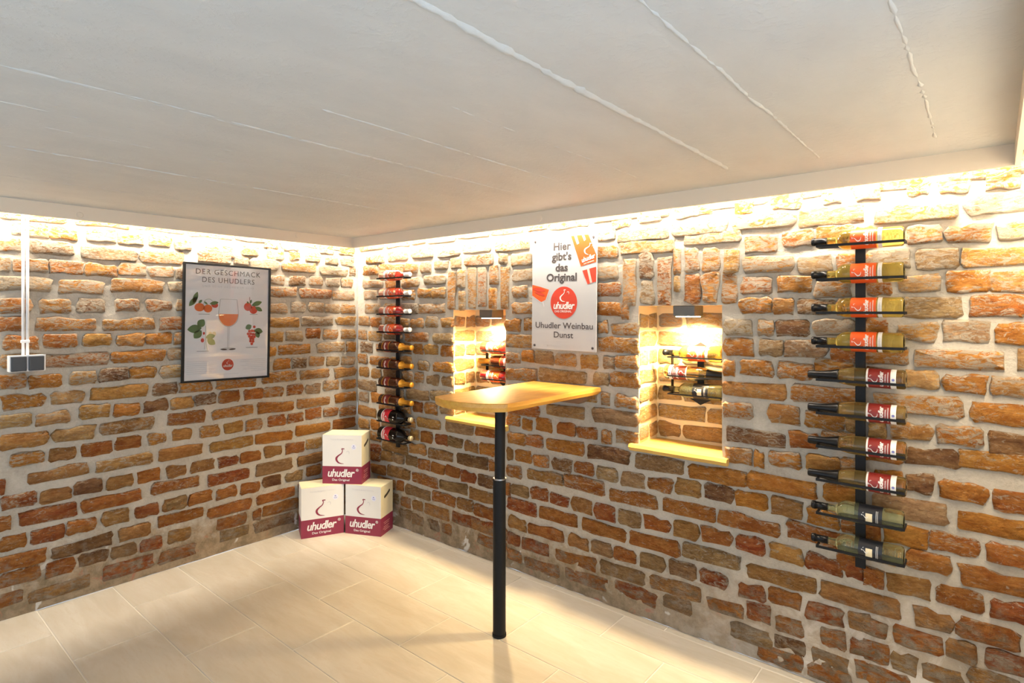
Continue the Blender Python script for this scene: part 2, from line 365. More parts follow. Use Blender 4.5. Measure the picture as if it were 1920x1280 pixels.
# ------------------------------------------------------------------ bricks, traced one by one
# tiles: origin px, origin py, scale, then rows 'x0 x1 yc'
S4 = 4.2667; S3 = 3.0476
LT = [
(0,400,S4,"""100 175 110;215 390 130;410 620 155;700 930 175;950 1150 200;1200 1370 220;1400 1530 250
0 165 250;240 590 275;660 1100 320;1130 1470 350
0 80 410;110 205 415;220 380 420;400 665 430;690 940 450;960 1175 450;1200 1390 470;1410 1470 480
0 435 565;480 850 590;900 1330 580;1350 1500 585
0 255 740;325 565 745;630 845 740;930 1110 735;1175 1375 735;1420 1520 735
0 180 885;300 775 885;820 1230 885;1280 1500 880
40 310 1030;350 610 1020;665 890 1010;935 1160 1010;1165 1370 1000;1395 1500 1000
0 340 1180;370 870 1170;900 1320 1140;1345 1500 1125"""),
(0,660,S4,"""0 210 235;240 490 235;560 770 205;800 1020 180;1045 1245 165;1285 1500 155
20 355 390;420 670 365;735 1180 320;1225 1420 295
0 250 550;290 550 525;645 875 475;915 1120 460;1155 1340 425
0 390 705;430 760 650;810 1230 590
90 350 850;400 610 815;655 890 775;935 1135 725;1190 1330 690
220 700 970;775 1215 880;-60 40 1085
20 290 1190;330 570 1145;600 815 1075;855 1065 1040;1110 1280 990"""),
(0,900,S4,"""0 85 350;155 610 275;660 1125 165
0 210 500;260 520 435;540 770 365;820 1035 295;1085 1270 245;1315 1500 190
0 365 640;415 900 525;960 1200 415
0 320 770;370 600 700;640 865 625;895 1095 565;1130 1295 510;1350 1530 440
0 190 950;240 740 870;810 1230 700;1280 1560 590
0 330 1075;360 760 970;860 1250 830"""),
(340,440,S4,"""670 770 70;800 940 85;1110 1220 115;1270 1380 130
190 420 130;490 620 130;690 820 155;870 950 165;1000 1110 180;1160 1250 205;1285 1380 210
140 400 180;430 540 200;560 780 240;815 1075 260;1115 1330 290;1350 1410 290
720 825 360;870 990 370;1030 1130 370;1160 1265 380;1285 1370 385
700 920 455;950 1200 470;1215 1400 485
715 850 590;880 995 580;1020 1140 580;1150 1270 590;1285 1400 590
700 940 700;970 1225 690;1245 1405 685
700 815 815;845 970 810;1005 1110 790;1140 1255 795;1285 1400 795
690 755 930;785 1045 915;1075 1305 900;1325 1410 895
745 870 1035;890 1000 1025;1030 1145 1010;1165 1265 1010;1285 1410 1005
955 1180 1115;1230 1405 1095"""),
(340,700,S4,"""0 240 105;290 600 75;650 915 30
-85 90 240;115 275 210;305 465 185;510 655 165;665 815 150;850 975 130;1000 1115 120;1140 1260 95;1285 1400 85
-100 190 355;250 570 305;615 900 265;930 1185 230;1225 1400 190
-60 80 490;150 300 465;345 490 430;520 645 410;695 830 380;855 975 355;1000 1120 320;1145 1255 305;1275 1400 300
-170 170 630;235 570 560;600 890 505;920 1185 440;1210 1410 400
-110 40 780;85 260 740;300 455 700;480 635 665;670 805 620;840 985 595;1005 1125 560;1150 1270 525;1290 1400 500
-230 140 890;205 540 830;590 890 750;935 1130 680;1160 1400 610
-125 40 1040;65 240 995;285 440 950;480 630 915;655 800 860;840 970 820;1010 1120 775;1150 1260 735;1280 1390 705
-200 170 1150;220 560 1080;610 905 975;940 1200 890;1230 1400 820
300 525 1185;580 640 1130;660 940 1070;970 1200 985;1230 1400 920
320 540 1275;570 900 1195;930 1200 1090;1230 1400 1010"""),
]
RT = [
(660,440,S4,"""120 250 195;285 440 170;480 650 140;680 860 130;890 1110 95;1150 1430 80
95 205 285;220 420 265;430 525 265;545 630 260;660 765 240;790 870 225;905 1125 200;1180 1240 190;1275 1430 200
90 240 390;270 380 390;400 530 380;575 740 360;1290 1460 325
100 200 480;220 380 480;400 500 480;530 635 465;640 745 465;1285 1400 455
100 230 590;260 380 590;400 525 590;535 755 590;1285 1460 590
60 135 690;155 230 700;265 350 690;380 455 700;470 565 705;590 685 700;715 812 700;1225 1345 720;1375 1480 715
55 115 800;135 235 810;260 400 800;430 605 820;650 812 830;1225 1460 850
70 160 900;190 350 900;380 470 910;490 560 915;580 680 920;710 812 930
45 120 990;150 300 1010;320 470 1010;530 610 1050;655 812 1060
60 130 1095;155 230 1110;250 370 1120;400 480 1130;500 570 1140;600 690 1160;720 812 1170"""),
(660,700,S4,"""50 190 95
60 130 185;160 240 190;260 410 170;440 610 170;630 800 180
50 190 300;215 350 290;370 470 275;490 560 270;585 680 280;710 812 290
50 135 400;150 215 410;230 360 420;380 500 400;520 700 400;750 960 435;990 1145 465
55 120 500;140 230 505;250 360 500;380 450 500;470 530 490;550 640 510;665 765 530;775 880 550;905 1005 585;1025 1140 610
60 130 600;145 230 600;250 440 590;460 585 600;610 805 655;845 1080 700;1100 1150 735
140 220 660;240 315 660;335 415 680;430 515 700;530 620 730;640 740 760;755 860 785;870 985 825;1010 1130 865
150 265 765;285 460 795;480 680 855;700 920 905;940 1130 980
200 340 870;360 410 900;430 620 950;645 835 1005;850 965 1050;980 1130 1110
250 370 990;390 465 1030;485 560 1060;580 780 1110;800 1020 1180;1040 1130 1230
380 470 1120;480 570 1170;600 690 1215;720 790 1245"""),
(930,640,S4,"""820 1140 30
80 190 130;210 300 115;315 455 130;475 635 145;680 810 165;860 945 170;955 1140 165
80 320 260;345 710 275;780 900 300;910 1140 310
90 300 400;340 560 410;600 800 430;845 905 460;960 1140 480
90 340 545;410 715 560;775 1130 605
90 190 630;215 285 665;325 440 670;495 630 700;645 800 730;850 920 765;960 1130 770
100 235 780;245 370 795;410 700 840;740 1085 905;1120 1500 985
90 130 900;150 275 920;300 415 955;455 600 985;630 775 1015;810 970 1060;1005 1180 1110;1215 1405 1145
90 200 1040;250 530 1080;545 860 1145"""),
(930,880,S4,"""905 1280 230;1315 1745 320
0 110 150;120 255 170;280 410 200;435 580 245;605 765 290;790 950 345;985 1155 395;1185 1385 435
95 330 300;350 660 380;695 1035 480;1075 1460 590
105 240 430;255 530 500;585 735 580;760 920 635;945 1110 685;1150 1345 745;1390 1592 805
95 190 560;210 430 620;470 795 720;835 1180 830;1230 1630 945
95 200 690;230 500 780;560 900 880;950 1300 1000;1340 1560 1080
-150 80 590;-200 80 480"""),
(1100,380,S4,"""200 350 145;420 600 100;700 900 60;1190 1330 40
75 220 250;250 640 250;685 1120 195
75 245 395;270 700 345;790 1240 270
80 245 560
90 265 695
90 270 850;280 335 870
95 165 990;195 405 1010
110 410 1135"""),
(1340,340,S4,"""450 700 150;860 1010 105;-170 -20 200
140 640 310;680 1220 270
245 495 500;540 790 455;820 1100 420;1130 1300 440
230 625 660;665 935 665;985 1260 640
220 460 835;505 770 820;805 1080 860
205 450 995;470 625 1000;670 950 1000;980 1200 1000
72 300 1170;350 470 1170;495 750 1175;795 1110 1170"""),
(1340,620,S4,"""72 310 130;360 545 135;555 895 145;930 1180 190
72 155 300;215 460 300;505 790 320;810 1110 290
72 570 475;620 1150 510
72 295 640;330 380 630;430 680 670;735 1040 720;1050 1180 740
75 550 850;600 830 870;850 1170 880
90 295 1000;320 390 1025;435 685 1030;740 1000 1070;1010 1150 1090"""),
(1620,300,S4,"""-60 130 240;350 520 200;600 850 180;980 1250 140
100 760 420;820 1330 345
345 620 590;660 1020 580;1070 1330 560
20 370 790;415 745 790;785 1330 770
20 215 1010;270 600 985;660 1000 970;1020 1330 970
310 765 1180;845 1330 1165"""),
(1620,580,S4,"""20 190 140;270 585 180;635 1000 175;1060 1330 195
20 360 370;415 1160 400;1235 1330 400
20 300 540;330 600 560;640 980 590;1020 1330 620
80 780 760;860 1330 840
40 170 960;210 540 970;590 945 1015;1005 1330 1085
-40 290 1150;330 750 1180;765 1330 1215"""),
(1620,860,S3,"""60 220 120;240 395 140;440 700 195;740 950 250
30 475 290;545 950 385
0 90 420;115 360 440;375 660 490;710 950 560
-30 210 540;240 495 590;550 950 700
-150 -10 600;0 110 680;135 375 730;420 680 800;725 950 870
-250 225 810;290 505 920;545 900 1010
0 130 970;170 440 1040;475 640 1100;700 950 1170
0 140 1110;160 300 1170;330 560 1250;600 900 1290
20 260 1270"""),
(1260,860,S3,"""95 420 90;435 820 150;870 1060 205
25 165 170;190 345 200;365 540 240;570 740 280;780 950 340;975 1060 375
270 620 370;660 1050 440
10 150 410;170 335 440;370 525 490;565 745 545;770 970 600;1000 1090 635
65 390 560;430 815 680
165 310 690;380 525 760;555 730 800;770 970 890;1010 1130 930
200 400 850;430 560 880;590 740 960;850 990 1030;1020 1150 1080
330 560 1010;590 760 1080;800 1000 1160;1050 1200 1220
500 750 1140;780 1020 1240"""),
]
SOLD = [(660,440,S4,"765 835 300 600;845 905 280 425;855 905 450 600;925 990 265 590;1005 1075 265 590;1100 1165 250 395;1095 1155 430 590;1190 1255 260 590"),
(1100,380,S4,"290 395 430 820;415 530 400 600;430 540 620 810;570 680 440 815;690 750 370 570;700 745 590 710;785 900 360 550;775 910 580 800;925 1065 365 550;920 1060 560 800;1095 1215 380 560;1080 1205 570 800")]

def brick_mesh(kind, seed):
    rnd = random.Random(seed); v = []; f = []
    asp = {'s': 4.0, 'h': 2.0}[kind]                      # length over height
    cr = [rnd.uniform(.07,.20) for _ in range(4)]; e = [.5-c_/asp for c_ in cr]; q = [.5-c_ for c_ in cr]
    base = [(-.5,-q[0]),(-e[0],-.5),(-.18,-.5),(.16,-.5),(e[1],-.5),(.5,-q[1]),(.5,.0),(.5,q[2]),(e[2],.5),(.15,.5),(-.17,.5),(-e[3],.5),(-.5,q[3]),(-.5,0)]
    n = len(base)
    jit = [(rnd.uniform(-.09,.09)/asp, rnd.uniform(-.07,.07)) for _ in base]
    cut = rnd.random()
    for ring, (sx, sz, y) in enumerate(((1.03,1.05,.25),(1.0,1.0,-.60),(.93,.82,-1.0))):
        for i, (x, z) in enumerate(base):
            jx, jz = jit[i]
            if cut < .3 and x > .1 and z > .1: jz -= .12
            if .3 < cut < .5 and x < -.3: jx += .05
            sxx = 1-(1-sx)*2.0/asp
            yy = y+(rnd.uniform(-.22,.28) if ring else 0)
            v.append(((x+jx)*sxx, yy, (z+jz)*sz))
    c0 = len(v)
    for x in (-.25, .0, .25): v.append((x, -1.05+rnd.uniform(-.38,.30), rnd.uniform(-.14,.14)))
    for r in range(2):
        for i in range(n): j = (i+1) % n; f.append([r*n+i, r*n+j, (r+1)*n+j, (r+1)*n+i])
    R = [2*n+i for i in range(n)]
    f += [[R[13],R[0],c0],[R[0],R[1],c0],[R[1],R[2],c0],[R[2],c0+1,c0],[R[2],R[3],c0+1],[R[3],c0+2,c0+1],[R[3],R[4],c0+2],[R[4],R[5],c0+2],[R[5],R[6],c0+2],
          [R[6],R[7],c0+2],[R[7],R[8],c0+2],[R[8],R[9],c0+2],[R[9],c0+1,c0+2],[R[9],R[10],c0+1],[R[10],c0,c0+1],[R[10],R[11],c0],[R[11],R[12],c0],[R[12],R[13],c0]]
    me = bpy.data.meshes.new('brick'); me.from_pydata(v, [], f); me.update(); me.materials.append(M['brick'])
    for p in me.polygons: p.use_smooth = True
    at = me.attributes.new('edge', 'FLOAT', 'POINT')
    for i, d_ in enumerate(at.data): d_.value = (1.0 if i < n else .75 if i < 2*n else .15 if i < 3*n else 0.0)
    return me
BM = {'s': [brick_mesh('s', i) for i in range(14)], 'h': [brick_mesh('h', 50+i) for i in range(14)]}
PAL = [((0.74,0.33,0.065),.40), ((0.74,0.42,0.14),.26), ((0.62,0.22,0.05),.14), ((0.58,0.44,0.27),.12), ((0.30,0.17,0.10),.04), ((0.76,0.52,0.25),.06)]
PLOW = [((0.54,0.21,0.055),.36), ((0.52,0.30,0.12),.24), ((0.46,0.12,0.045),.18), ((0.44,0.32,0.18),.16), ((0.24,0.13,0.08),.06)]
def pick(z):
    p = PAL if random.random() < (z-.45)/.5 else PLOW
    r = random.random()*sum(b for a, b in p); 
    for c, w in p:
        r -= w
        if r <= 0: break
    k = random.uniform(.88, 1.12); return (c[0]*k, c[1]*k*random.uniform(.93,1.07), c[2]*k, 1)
class Brick:
    pale = False
    def __init__(s, loc, rot, scl, vert, z, size): s.loc=loc; s.rot=rot; s.scl=scl; s.vert=vert; s.z=z; s.size=size
lists = {'l': [], 'r': []}
def put(wall, c, z, ln, h=None, vert=False, off=0.0, face=None, Y=3.0, small=False):
    h = h or .072+random.uniform(-.004,.006); ln += .006
    pr = random.uniform(.010,.019)
    if z < .26: pr = random.uniform(.005,.013)
    if small: pr *= .45
    if face is None: face = 0 if wall == 'r' else R90
    if wall == 'r' and face == 0: loc = (c, off, z)
    elif wall == 'l': loc = (off, c, z)
    else: loc = c
    b = Brick(loc, face, (ln, pr, h), vert, z, ln*h/(Y*Y)); b.pale = small; lists[wall].append(b)
def overlaps_niche(u0, u1, z):
    for n_ in (N1, N2):
        if n_[2]-.03 < z < n_[3]+.02 and u1 > n_[0] and u0 < n_[1]:
            return n_
    return None
for tiles, wall, fn in ((LT, 'l', left_pt), (RT, 'r', right_pt)):
    for ox, oy, sc, rows in tiles:
        for row in rows.split('\n'):
            for e in row.split(';'):
                a, b, y = (float(q) for q in e.split())
                p0 = ox+a/sc; p1 = ox+b/sc; py = oy+y/sc
                u0 = fn(p0, py)[0]; u1 = fn(p1, py)[0]; _, z, Y = fn((p0+p1)/2, py)
                if z < .03 or z > 2.09: continue
                if wall == 'r':
                    u0 = max(u0, .03)
                    q = overlaps_niche(u0, u1, z)
                    if q:
                        if (u0+u1)/2 < (q[0]+q[1])/2: u1 = q[0]-.004
                        else: u0 = q[1]+.004
                    if u1-u0 < .03: continue
                else:
                    u1 = min(u1, -.022)
                    if u1-u0 < .03: continue
                put(wall, (u0+u1)/2, z, u1-u0, Y=Y)
for ox, oy, sc, rows in SOLD:
    for e in rows.split(';'):
        a, b, y0, y1 = (float(q) for q in e.split())
        p0 = ox+a/sc; p1 = ox+b/sc; u0 = right_pt(p0, 500)[0]; u1 = right_pt(p1, 500)[0]
        _, zt, Y = right_pt((p0+p1)/2, oy+y0/sc); zb = right_pt((p0+p1)/2, oy+y1/sc)[1]
        put('r', (u0+u1)/2, (zt+zb)/2, zt-zb, h=u1-u0, vert=True, Y=Y)
# top courses washed by the light strips (above the traced ones)
for wall, L in (('r', 3.95), ('l', 2.2)):
    u = .05
    while u < L:
        ln = random.choice((.13, .15, .27, .28)); ln = min(ln, L-u+.05)
        c = u+ln/2
        put(wall, c if wall == 'r' else -c, 2.075+random.uniform(-.006,.006), ln, Y=4.6); u += ln+.022
# niche linings: reveals and back wall
for (x0, x1, z0, z1) in (N1, N2):
    z = z0+.055; k = 0
    while z < z1-.03:
        for side in (0, 1):
            x = x0 if side == 0 else x1; fr = R90 if side == 0 else -R90
            if (k+side) % 2: segs = [(.012, .195)]
            else: segs = [(.012, .10), (.118, .198)]
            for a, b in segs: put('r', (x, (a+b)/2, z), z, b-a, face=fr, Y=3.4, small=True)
        offs = 0 if k % 2 else -.13
        u = x0+.012+offs
        while u < x1-.03:
            a = max(u, x0+.012); b = min(u+.25, x1-.012)
            if b-a > .04: put('r', ((a+b)/2, ND, z), z, b-a, face=1e-6, Y=3.5, small=True)
            u += .27
        z += .0965; k += 1
# bricks beyond the frame on the left wall
z = .06; k = 0
while z < 2.05:
    y = -2.16-(.14 if k % 2 else 0)
    while y > -3.2: put('l', y-.13, z, .25, Y=60); y -= .275
    z += .0965; k += 1
for wall, wo in (('r', wall_r), ('l', wall_l)):
    bl = sorted(lists[wall], key=lambda b: -b.size); rest = G(); tints = []; edges = []; rands = []
    for i, b in enumerate(bl):
        me = random.choice(BM['s' if b.scl[0]/b.scl[2] > 2.7 else 'h'])
        mir = random.choice((1, -1)); rr = random.uniform(-.012,.012)
        if i < 300:
            o = bpy.data.objects.new('brick', me); C.objects.link(o); o.parent = wo; o.location = b.loc
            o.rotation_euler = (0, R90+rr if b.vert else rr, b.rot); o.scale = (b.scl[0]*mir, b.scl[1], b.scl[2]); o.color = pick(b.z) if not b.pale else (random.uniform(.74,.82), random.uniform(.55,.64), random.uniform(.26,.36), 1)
        else:
            m4 = Matrix.Translation(b.loc) @ Matrix.Rotation(b.rot, 4, 'Z') @ Matrix.Rotation(R90 if b.vert else 0, 4, 'Y') @ Matrix.Diagonal((b.scl[0]*mir, b.scl[1], b.scl[2], 1))
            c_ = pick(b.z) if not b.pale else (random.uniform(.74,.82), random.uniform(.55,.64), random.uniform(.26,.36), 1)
            tints += [c_]*len(me.vertices); rands += [random.random()]*len(me.vertices); edges += [d_.value for d_ in me.attributes['edge'].data]
            rest.add([(m4 @ w.co)[:] for w in me.vertices], [list(p.vertices) for p in me.polygons])
    if rest.v:
        o = rest.mk('brickwork', M['brick'], wo, smooth=True); o['kind'] = 'stuff'
        me = o.data; assert len(me.vertices) == len(tints)
        for nm, ty in (('tint', 'FLOAT_COLOR'), ('has_tint', 'FLOAT'), ('edge', 'FLOAT'), ('rand', 'FLOAT')): me.attributes.new(nm, ty, 'POINT')
        me.attributes['tint'].data.foreach_set('color', [q for c_ in tints for q in c_])
        me.attributes['has_tint'].data.foreach_set('value', [1.0]*len(tints))
        me.attributes['edge'].data.foreach_set('value', edges); me.attributes['rand'].data.foreach_set('value', rands)
    print('bricks', wall, len(bl))
# ------------------------------------------------------------------ floor, ceiling, remaining walls
floor = G().box(0, 4.6, -4.2, .0, -.10, -.003).mk('floor', M['grout']); tag(floor, 'cream stone tile floor', kind='structure')
ys = [-.05, -.29, -.63, -.967, -1.305, -1.643, -1.981, -2.319, -2.657, -2.995, -3.333, -3.671, -4.009]
tcache = {}
def tile(x0, x1, y0, y1, dz=0):
    x0 = max(x0, 0.0); x1 = min(x1, 4.03)
    if x1-x0 < .02: return
    g_ = .0028; key = (round(x1-x0, 3), round(y1-y0, 3))
    if key not in tcache:
        a, b = key[0]/2-g_, key[1]/2-g_; q = .0025
        v = [(-a,-b,-.008),(a,-b,-.008),(a,b,-.008),(-a,b,-.008),(-a,-b,-.0015),(a,-b,-.0015),(a,b,-.0015),(-a,b,-.0015),(-a+q,-b+q,0),(a-q,-b+q,0),(a-q,b-q,0),(-a+q,b-q,0)]
        f = [[8,9,10,11]]+[[i,(i+1)%4,4+(i+1)%4,4+i] for i in range(4)]+[[4+i,4+(i+1)%4,8+(i+1)%4,8+i] for i in range(4)]
        me = bpy.data.meshes.new('tile'); me.from_pydata(v, [], f); me.update(); me.materials.append(M['tile']); tcache[key] = me
    o = bpy.data.objects.new('tile', tcache[key]); C.objects.link(o); o.parent = floor; o.location = ((x0+x1)/2, (y0+y1)/2, dz)
for i in range(len(ys)-1):
    y1, y0 = ys[i], ys[i+1]
    x = (.69 if i % 2 else .36)-.676*2
    while x < 4.03: tile(x, x+.676, y0, y1); x += .676
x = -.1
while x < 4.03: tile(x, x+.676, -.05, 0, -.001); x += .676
ceil = G().box(-.02, 4.6, -4.2, .02, 2.12, 2.20).mk('ceiling', M['ceiling']); tag(ceil, 'painted concrete ceiling with formwork seams', kind='structure')
def seam(x, y0, y1, w, h, gap=.0, seed=1):
    rnd = random.Random(seed); g = G(); n = int(abs(y1-y0)/.02); row = []
    wob = 0
    v = []; f = []
    for i in range(n+1):
        y = y0+(y1-y0)*i/n; wob = wob*.9+rnd.uniform(-.0015,.0015)
        k = max(.15, rnd.gauss(1, .25)) if rnd.random() > gap else .1
        if i in (0, n): k = .1
        v += [(x+wob-w*k/2, y, 2.1202), (x+wob-w*.2*k, y, 2.12-h*k), (x+wob+w*.2*k, y, 2.12-h*k*.9), (x+wob+w*k/2, y, 2.1202)]
        if i:
            for j in range(3): f.append([4*i-4+j, 4*i-3+j, 4*i+1+j, 4*i+j])
    mk('seam', v, f, M['ceiling'], ceil, smooth=True)
for a in ((3.04,-.40,-3.2,.020,.006,.0,1),(3.352,-.35,-3.2,.010,.003,.1,2),(3.70,-.35,-2.6,.010,.0025,.2,3),(2.70,-.40,-1.6,.007,.002,.5,4),(2.41,-.5,-1.8,.008,.0028,.3,5),
          (2.11,-.62,-2.4,.007,.0026,.3,6),(2.10,-1.0,-3.0,.007,.002,.5,7),(1.80,-1.0,-2.4,.006,.0015,.6,8),(1.28,-.55,-2.9,.008,.003,.2,9),(1.62,-.6,-2.3,.006,.0015,.6,10),(.72,-.5,-2.6,.006,.0015,.6,11)):
    seam(*a)
tag(G().box(-.02,4.05,-4.3,-4.2,-.1,2.2).mk('wall_rear', M['plaster']), 'white plaster wall behind the photographer', kind='structure')
side = G().box(4.03,4.13,-1.25,.0,-.1,2.2).box(4.03,4.13,-4.2,-4.0,-.1,2.2).mk('wall_side', M['plaster']); tag(side, 'plaster wall beside the doorway', kind='structure')
# backing so no sky leaks through the niches
G().box(-.15,4.2,.23,.30,-.1,2.2).mk('wall_outer', M['plaster'])['kind'] = 'structure'
def fascia(n, x0, x1, y0, y1, label):
    return tag(G().box(x0, x1, y0, y1, 2.047, 2.1205).mk('trim_%d' % n, M['fascia']), label, kind='structure')
t1 = fascia(1, .115, 3.897, -.130, -.115, 'painted fascia board hiding the light strip along the right wall')
t2 = fascia(2, .115, .130, -4.2, -.130, 'painted fascia board hiding the light strip along the left wall')
t3 = fascia(3, 3.897, 3.912, -1.4, -.115, 'painted fascia board at the right end of the room')
G().box(.14, 3.88, -.108, -.092, 2.1135, 2.1195).mk('led_strip', M['lede'], t1)
G().box(.092, .108, -4.1, -.14, 2.1135, 2.1195).mk('led_strip', M['lede'], t2)
G().box(3.934, 3.950, -1.32, -.12, 2.1135, 2.1195).mk('led_strip', M['lede'], t3)
def cap_at(px, py, t, wallside):
    if wallside == 'r':
        u, z, _ = right_pt(px, py, -.130*-1 if False else .130); p = (u, -.1305, z); d = Vector((0,-1,0))
    else:
        u, z, _ = left_pt(px, py, .130); p = (.1305, u, z); d = Vector((1,0,0))
    g = G().tube([Vector(p)-d*.001, Vector(p)+d*.004], [.016,.013], 16); g.mk('cover_cap', M['fascia'], t, smooth=False)
cap_at(1013, 410, t1, 'r'); cap_at(150, 403, t2, 'l'); cap_at(558, 441, t2, 'l')
# ------------------------------------------------------------------ niche lamps and sills
def lamp(u, ztop, label, power):
    t = empty('niche_lamp', (u, .075, ztop-.056)); tag(t, label, 'lamp', 'downlights in the niches')
    G().box(-.055,.055,-.055,.055,.004,.056,.003).mk('housing', M['lampm'], t)
    G().box(-.045,.045,-.045,.045,.0,.004).mk('lens', M['lampe'], t)
    l = area('lamp_light', (u, .075, ztop-.060), (0,0,0), .08, .08, power, (1.0,.72,.36), 150)
lamp(1.355, 1.575, 'small square metal downlight in the far niche above the bar table', 27)
lamp(2.675, 1.590, 'small square metal downlight in the near niche right of the white sign', 27)
def sill(u0, u1, ztop, label):
    rnd = random.Random(int(u0*100)); n = 24; v = []; f = []
    for i in range(n+1):
        x = u0+(u1-u0)*i/n; e = noise.noise(Vector((x*9, 2, 0)))*.006
        v += [(x, .20, ztop-.032), (x, -.030+e, ztop-.034), (x, -.046+e*1.2, ztop-.014), (x, -.038+e, ztop), (x, .20, ztop)]
    for i in range(n):
        for j in range(5): f.append([5*i+j, 5*i+(j+1)%5, 5*i+5+(j+1)%5, 5*i+5+j])
    f += [[4,3,2,1,0], [5*n+j for j in range(5)]]
    # inside the niche only as wide as the niche
    o = mk('wooden_sill', v, f, M['sill']); tag(o, label, 'shelf', 'wooden niche sills'); return o
def sill2(N_, u0, u1, label):
    n = 24; v = []; f = []; zt = N_[2]+.003
    for i in range(n+1):
        x = u0+(u1-u0)*i/n; e = noise.noise(Vector((x*9, 2, 0)))*.006
        inside = N_[0]+.002 < x < N_[1]-.002
        yb = .205 if inside else -.012
        v += [(x, yb, zt-.030), (x, -.030+e, zt-.034), (x, -.048+e*1.2, zt-.014), (x, -.040+e, zt), (x, yb, zt)]
    for i in range(n):
        for j in range(5): f.append([5*i+j, 5*i+(j+1)%5, 5*i+5+(j+1)%5, 5*i+5+j])
    f += [[4,3,2,1,0], [5*n+j for j in range(5)]]
    tag(mk('wooden_sill', v, f, M['sill']), label, 'shelf', 'wooden niche sills')
sill2(N1, 1.050, 1.575, 'light oak sill with wavy edge in the far niche behind the bar table')
sill2(N2, 2.407, 2.907, 'light oak sill with wavy edge in the near niche between sign and tall bottle rack')
# ------------------------------------------------------------------ bar table
tb = empty('bar_table', (2.015, -.60, 0)); tag(tb, 'wall-mounted high table with rounded golden oak top and one black leg', 'table')
def W2(x, y): return (x-2.015, y+.60)
out = smoothpath([(2.222,-.012),(2.218,-.3),(2.214,-.6),(2.208,-.764)], 5)
arc = smoothpath([(2.208,-.764),(2.14,-.825),(2.03,-.865),(1.90,-.860),(1.791,-.812)], 5)
bk = smoothpath([(1.791,-.812),(1.785,-.5),(1.775,-.2),(1.768,-.012)], 5)
ol = out[:-1]+arc[:-1]+bk
n = len(ol); cx_, cy_ = 2.0, -.4; v = []
for (z, ins) in ((1.155,.006),(1.152,.0),(1.135,-.004),(1.118,.010),(1.1175,.016)):
    for x, y in ol:
        live = (x > 2.2); e = ins+(noise.noise(Vector((x*6,y*6,z*14)))*.003 if live else 0)
        if not live: e = min(max(ins, 0)*.4, .004)
        dx, dy = x-cx_, (y-cy_) if y < -.05 else 0; L = math.hypot(dx, dy)
        v.append((*W2(x-dx/L*e, y-dy/L*e), z))
f = [list(range(n)), [4*n+i for i in range(n)][::-1]]
for r in range(4):
    for i in range(n): j = (i+1) % n; f.append([r*n+i, r*n+j, (r+1)*n+j, (r+1)*n+i])
mk('tabletop', v, f, M['top'], tb)
leg = G().tube([(0,0,.0),(0,0,.012)], .034, 32).tube([(0,0,.010),(0,0,.757)], .031, 32).mk('leg', M['black'], tb, smooth=False)
G().tube([(.003,0,.757),(.006,0,1.118)], .0255, 32).mk('leg_extension', M['black'], leg)
G().tube([(.003,0,.754),(.003,0,.760)], .0318, 32).mk('collar', M['steel'], leg)
G().tube([(.006,0,1.1135),(.006,0,1.1175)], .06, 32).mk('mounting_plate', M['black'], tb)
g = G(); v = [W2(1.84,-.012),W2(2.17,-.012)]
p = [(1.84,1.117),(2.17,1.117),(2.17,1.095),(2.12,1.062),(1.90,1.062),(1.84,1.095)]
vv = [(x-2.015, .60-.014, z) for x, z in p]+[(x-2.015, .60-.070, z) for x, z in p]
ff = [list(range(6))[::-1], list(range(6,12))]+[[i,(i+1)%6,6+(i+1)%6,6+i] for i in range(6)]
mk('wall_cleat', vv, ff, M['cleat'], tb)
# ------------------------------------------------------------------ cartons
def carton(bx, by, z, ang, wdt, label):
    t = empty('wine_carton', (bx, by, z), ang); tag(t, label, 'box', 'white and maroon wine cartons in the corner')
    H = .345; B = .124; D = .18; w = wdt
    G().box(0, w, 0, D, B, H-.001).mk('shell', M['carton'], t)
    G().box(-.0006, w+.0006, -.0006, D+.0006, .0, B).mk('printed_band', M['maroon'], t)
    G().box(.001, w/2-.001, .001, D-.001, H-.0012, H+.0012).box(w/2+.001, w-.001, .001, D-.001, H-.0012, H+.0012).mk('flap', M['cartony'], t)
    G().box(w-.001, w+.0008, .001, D-.001, B+.001, H-.002).mk('side_panel', M['cartony'], t)
    # handle slot
    hs = flat('handle_slot', [ribbon([(.055,.262),(.09,.272),(.125,.288)], .020), disc(.055,.262,.010,n=12), disc(.125,.288,.010,n=12)], .0014, M['slot'], t, side=True, x=w)
    sw = swoosh(w*.45, .195, .106)
    flat('emblem', sw[:1], .0008, M['maroon'], t); flat('emblem', sw[1:], .0008, M['lgrey'], t)
    flat('brand_lettering', [text('uhudler', .077, w*.46, .074, .022, .22, .92, sx=.88), text('®', .026, w*.89, .098, .01)], .0014, M['white'], t)
    flat('lettering', [text('Das Original', .021, w*.47, .028, .014, sx=1.2)], .0014, M['white'], t)
    flat('headline', [text('Freunde Burgenland Südostens', .0135, w*.5, .314, sx=1.0)], .0008, M['lgrey'], t)
    flat('sticker', [disc(w*.80, .262, .019)], .0008, M['stk'], t); flat('sticker_lettering', [rect(w*.80-.006,w*.80+.004,.266,.272), rect(w*.80-.012,w*.80+.012,.258,.260), rect(w*.80-.009,w*.80+.011,.252,.254)], .0012, M['sblue'], t)
    flat('side_lettering', [rect(.04,.13,.082,.085), rect(.05,.12,.070,.073), rect(.04,.12,.052,.055), rect(.03,.11,.040,.043), rect(.05,.13,.028,.031)], .0014, M['pink'], t, side=True, x=w)
    return t
carton(.191, -.587, 0, math.atan2(.259, .120), .285, 'white wine carton with maroon band, lower left of three in the corner')
carton(.328, -.326, 0, math.atan2(.117, .249), .275, 'white wine carton with maroon band, lower right of three in the corner')
carton(.190, -.422, .3465, math.atan2(.166, .238), .285, 'white wine carton with maroon band, stacked on top of the other two')
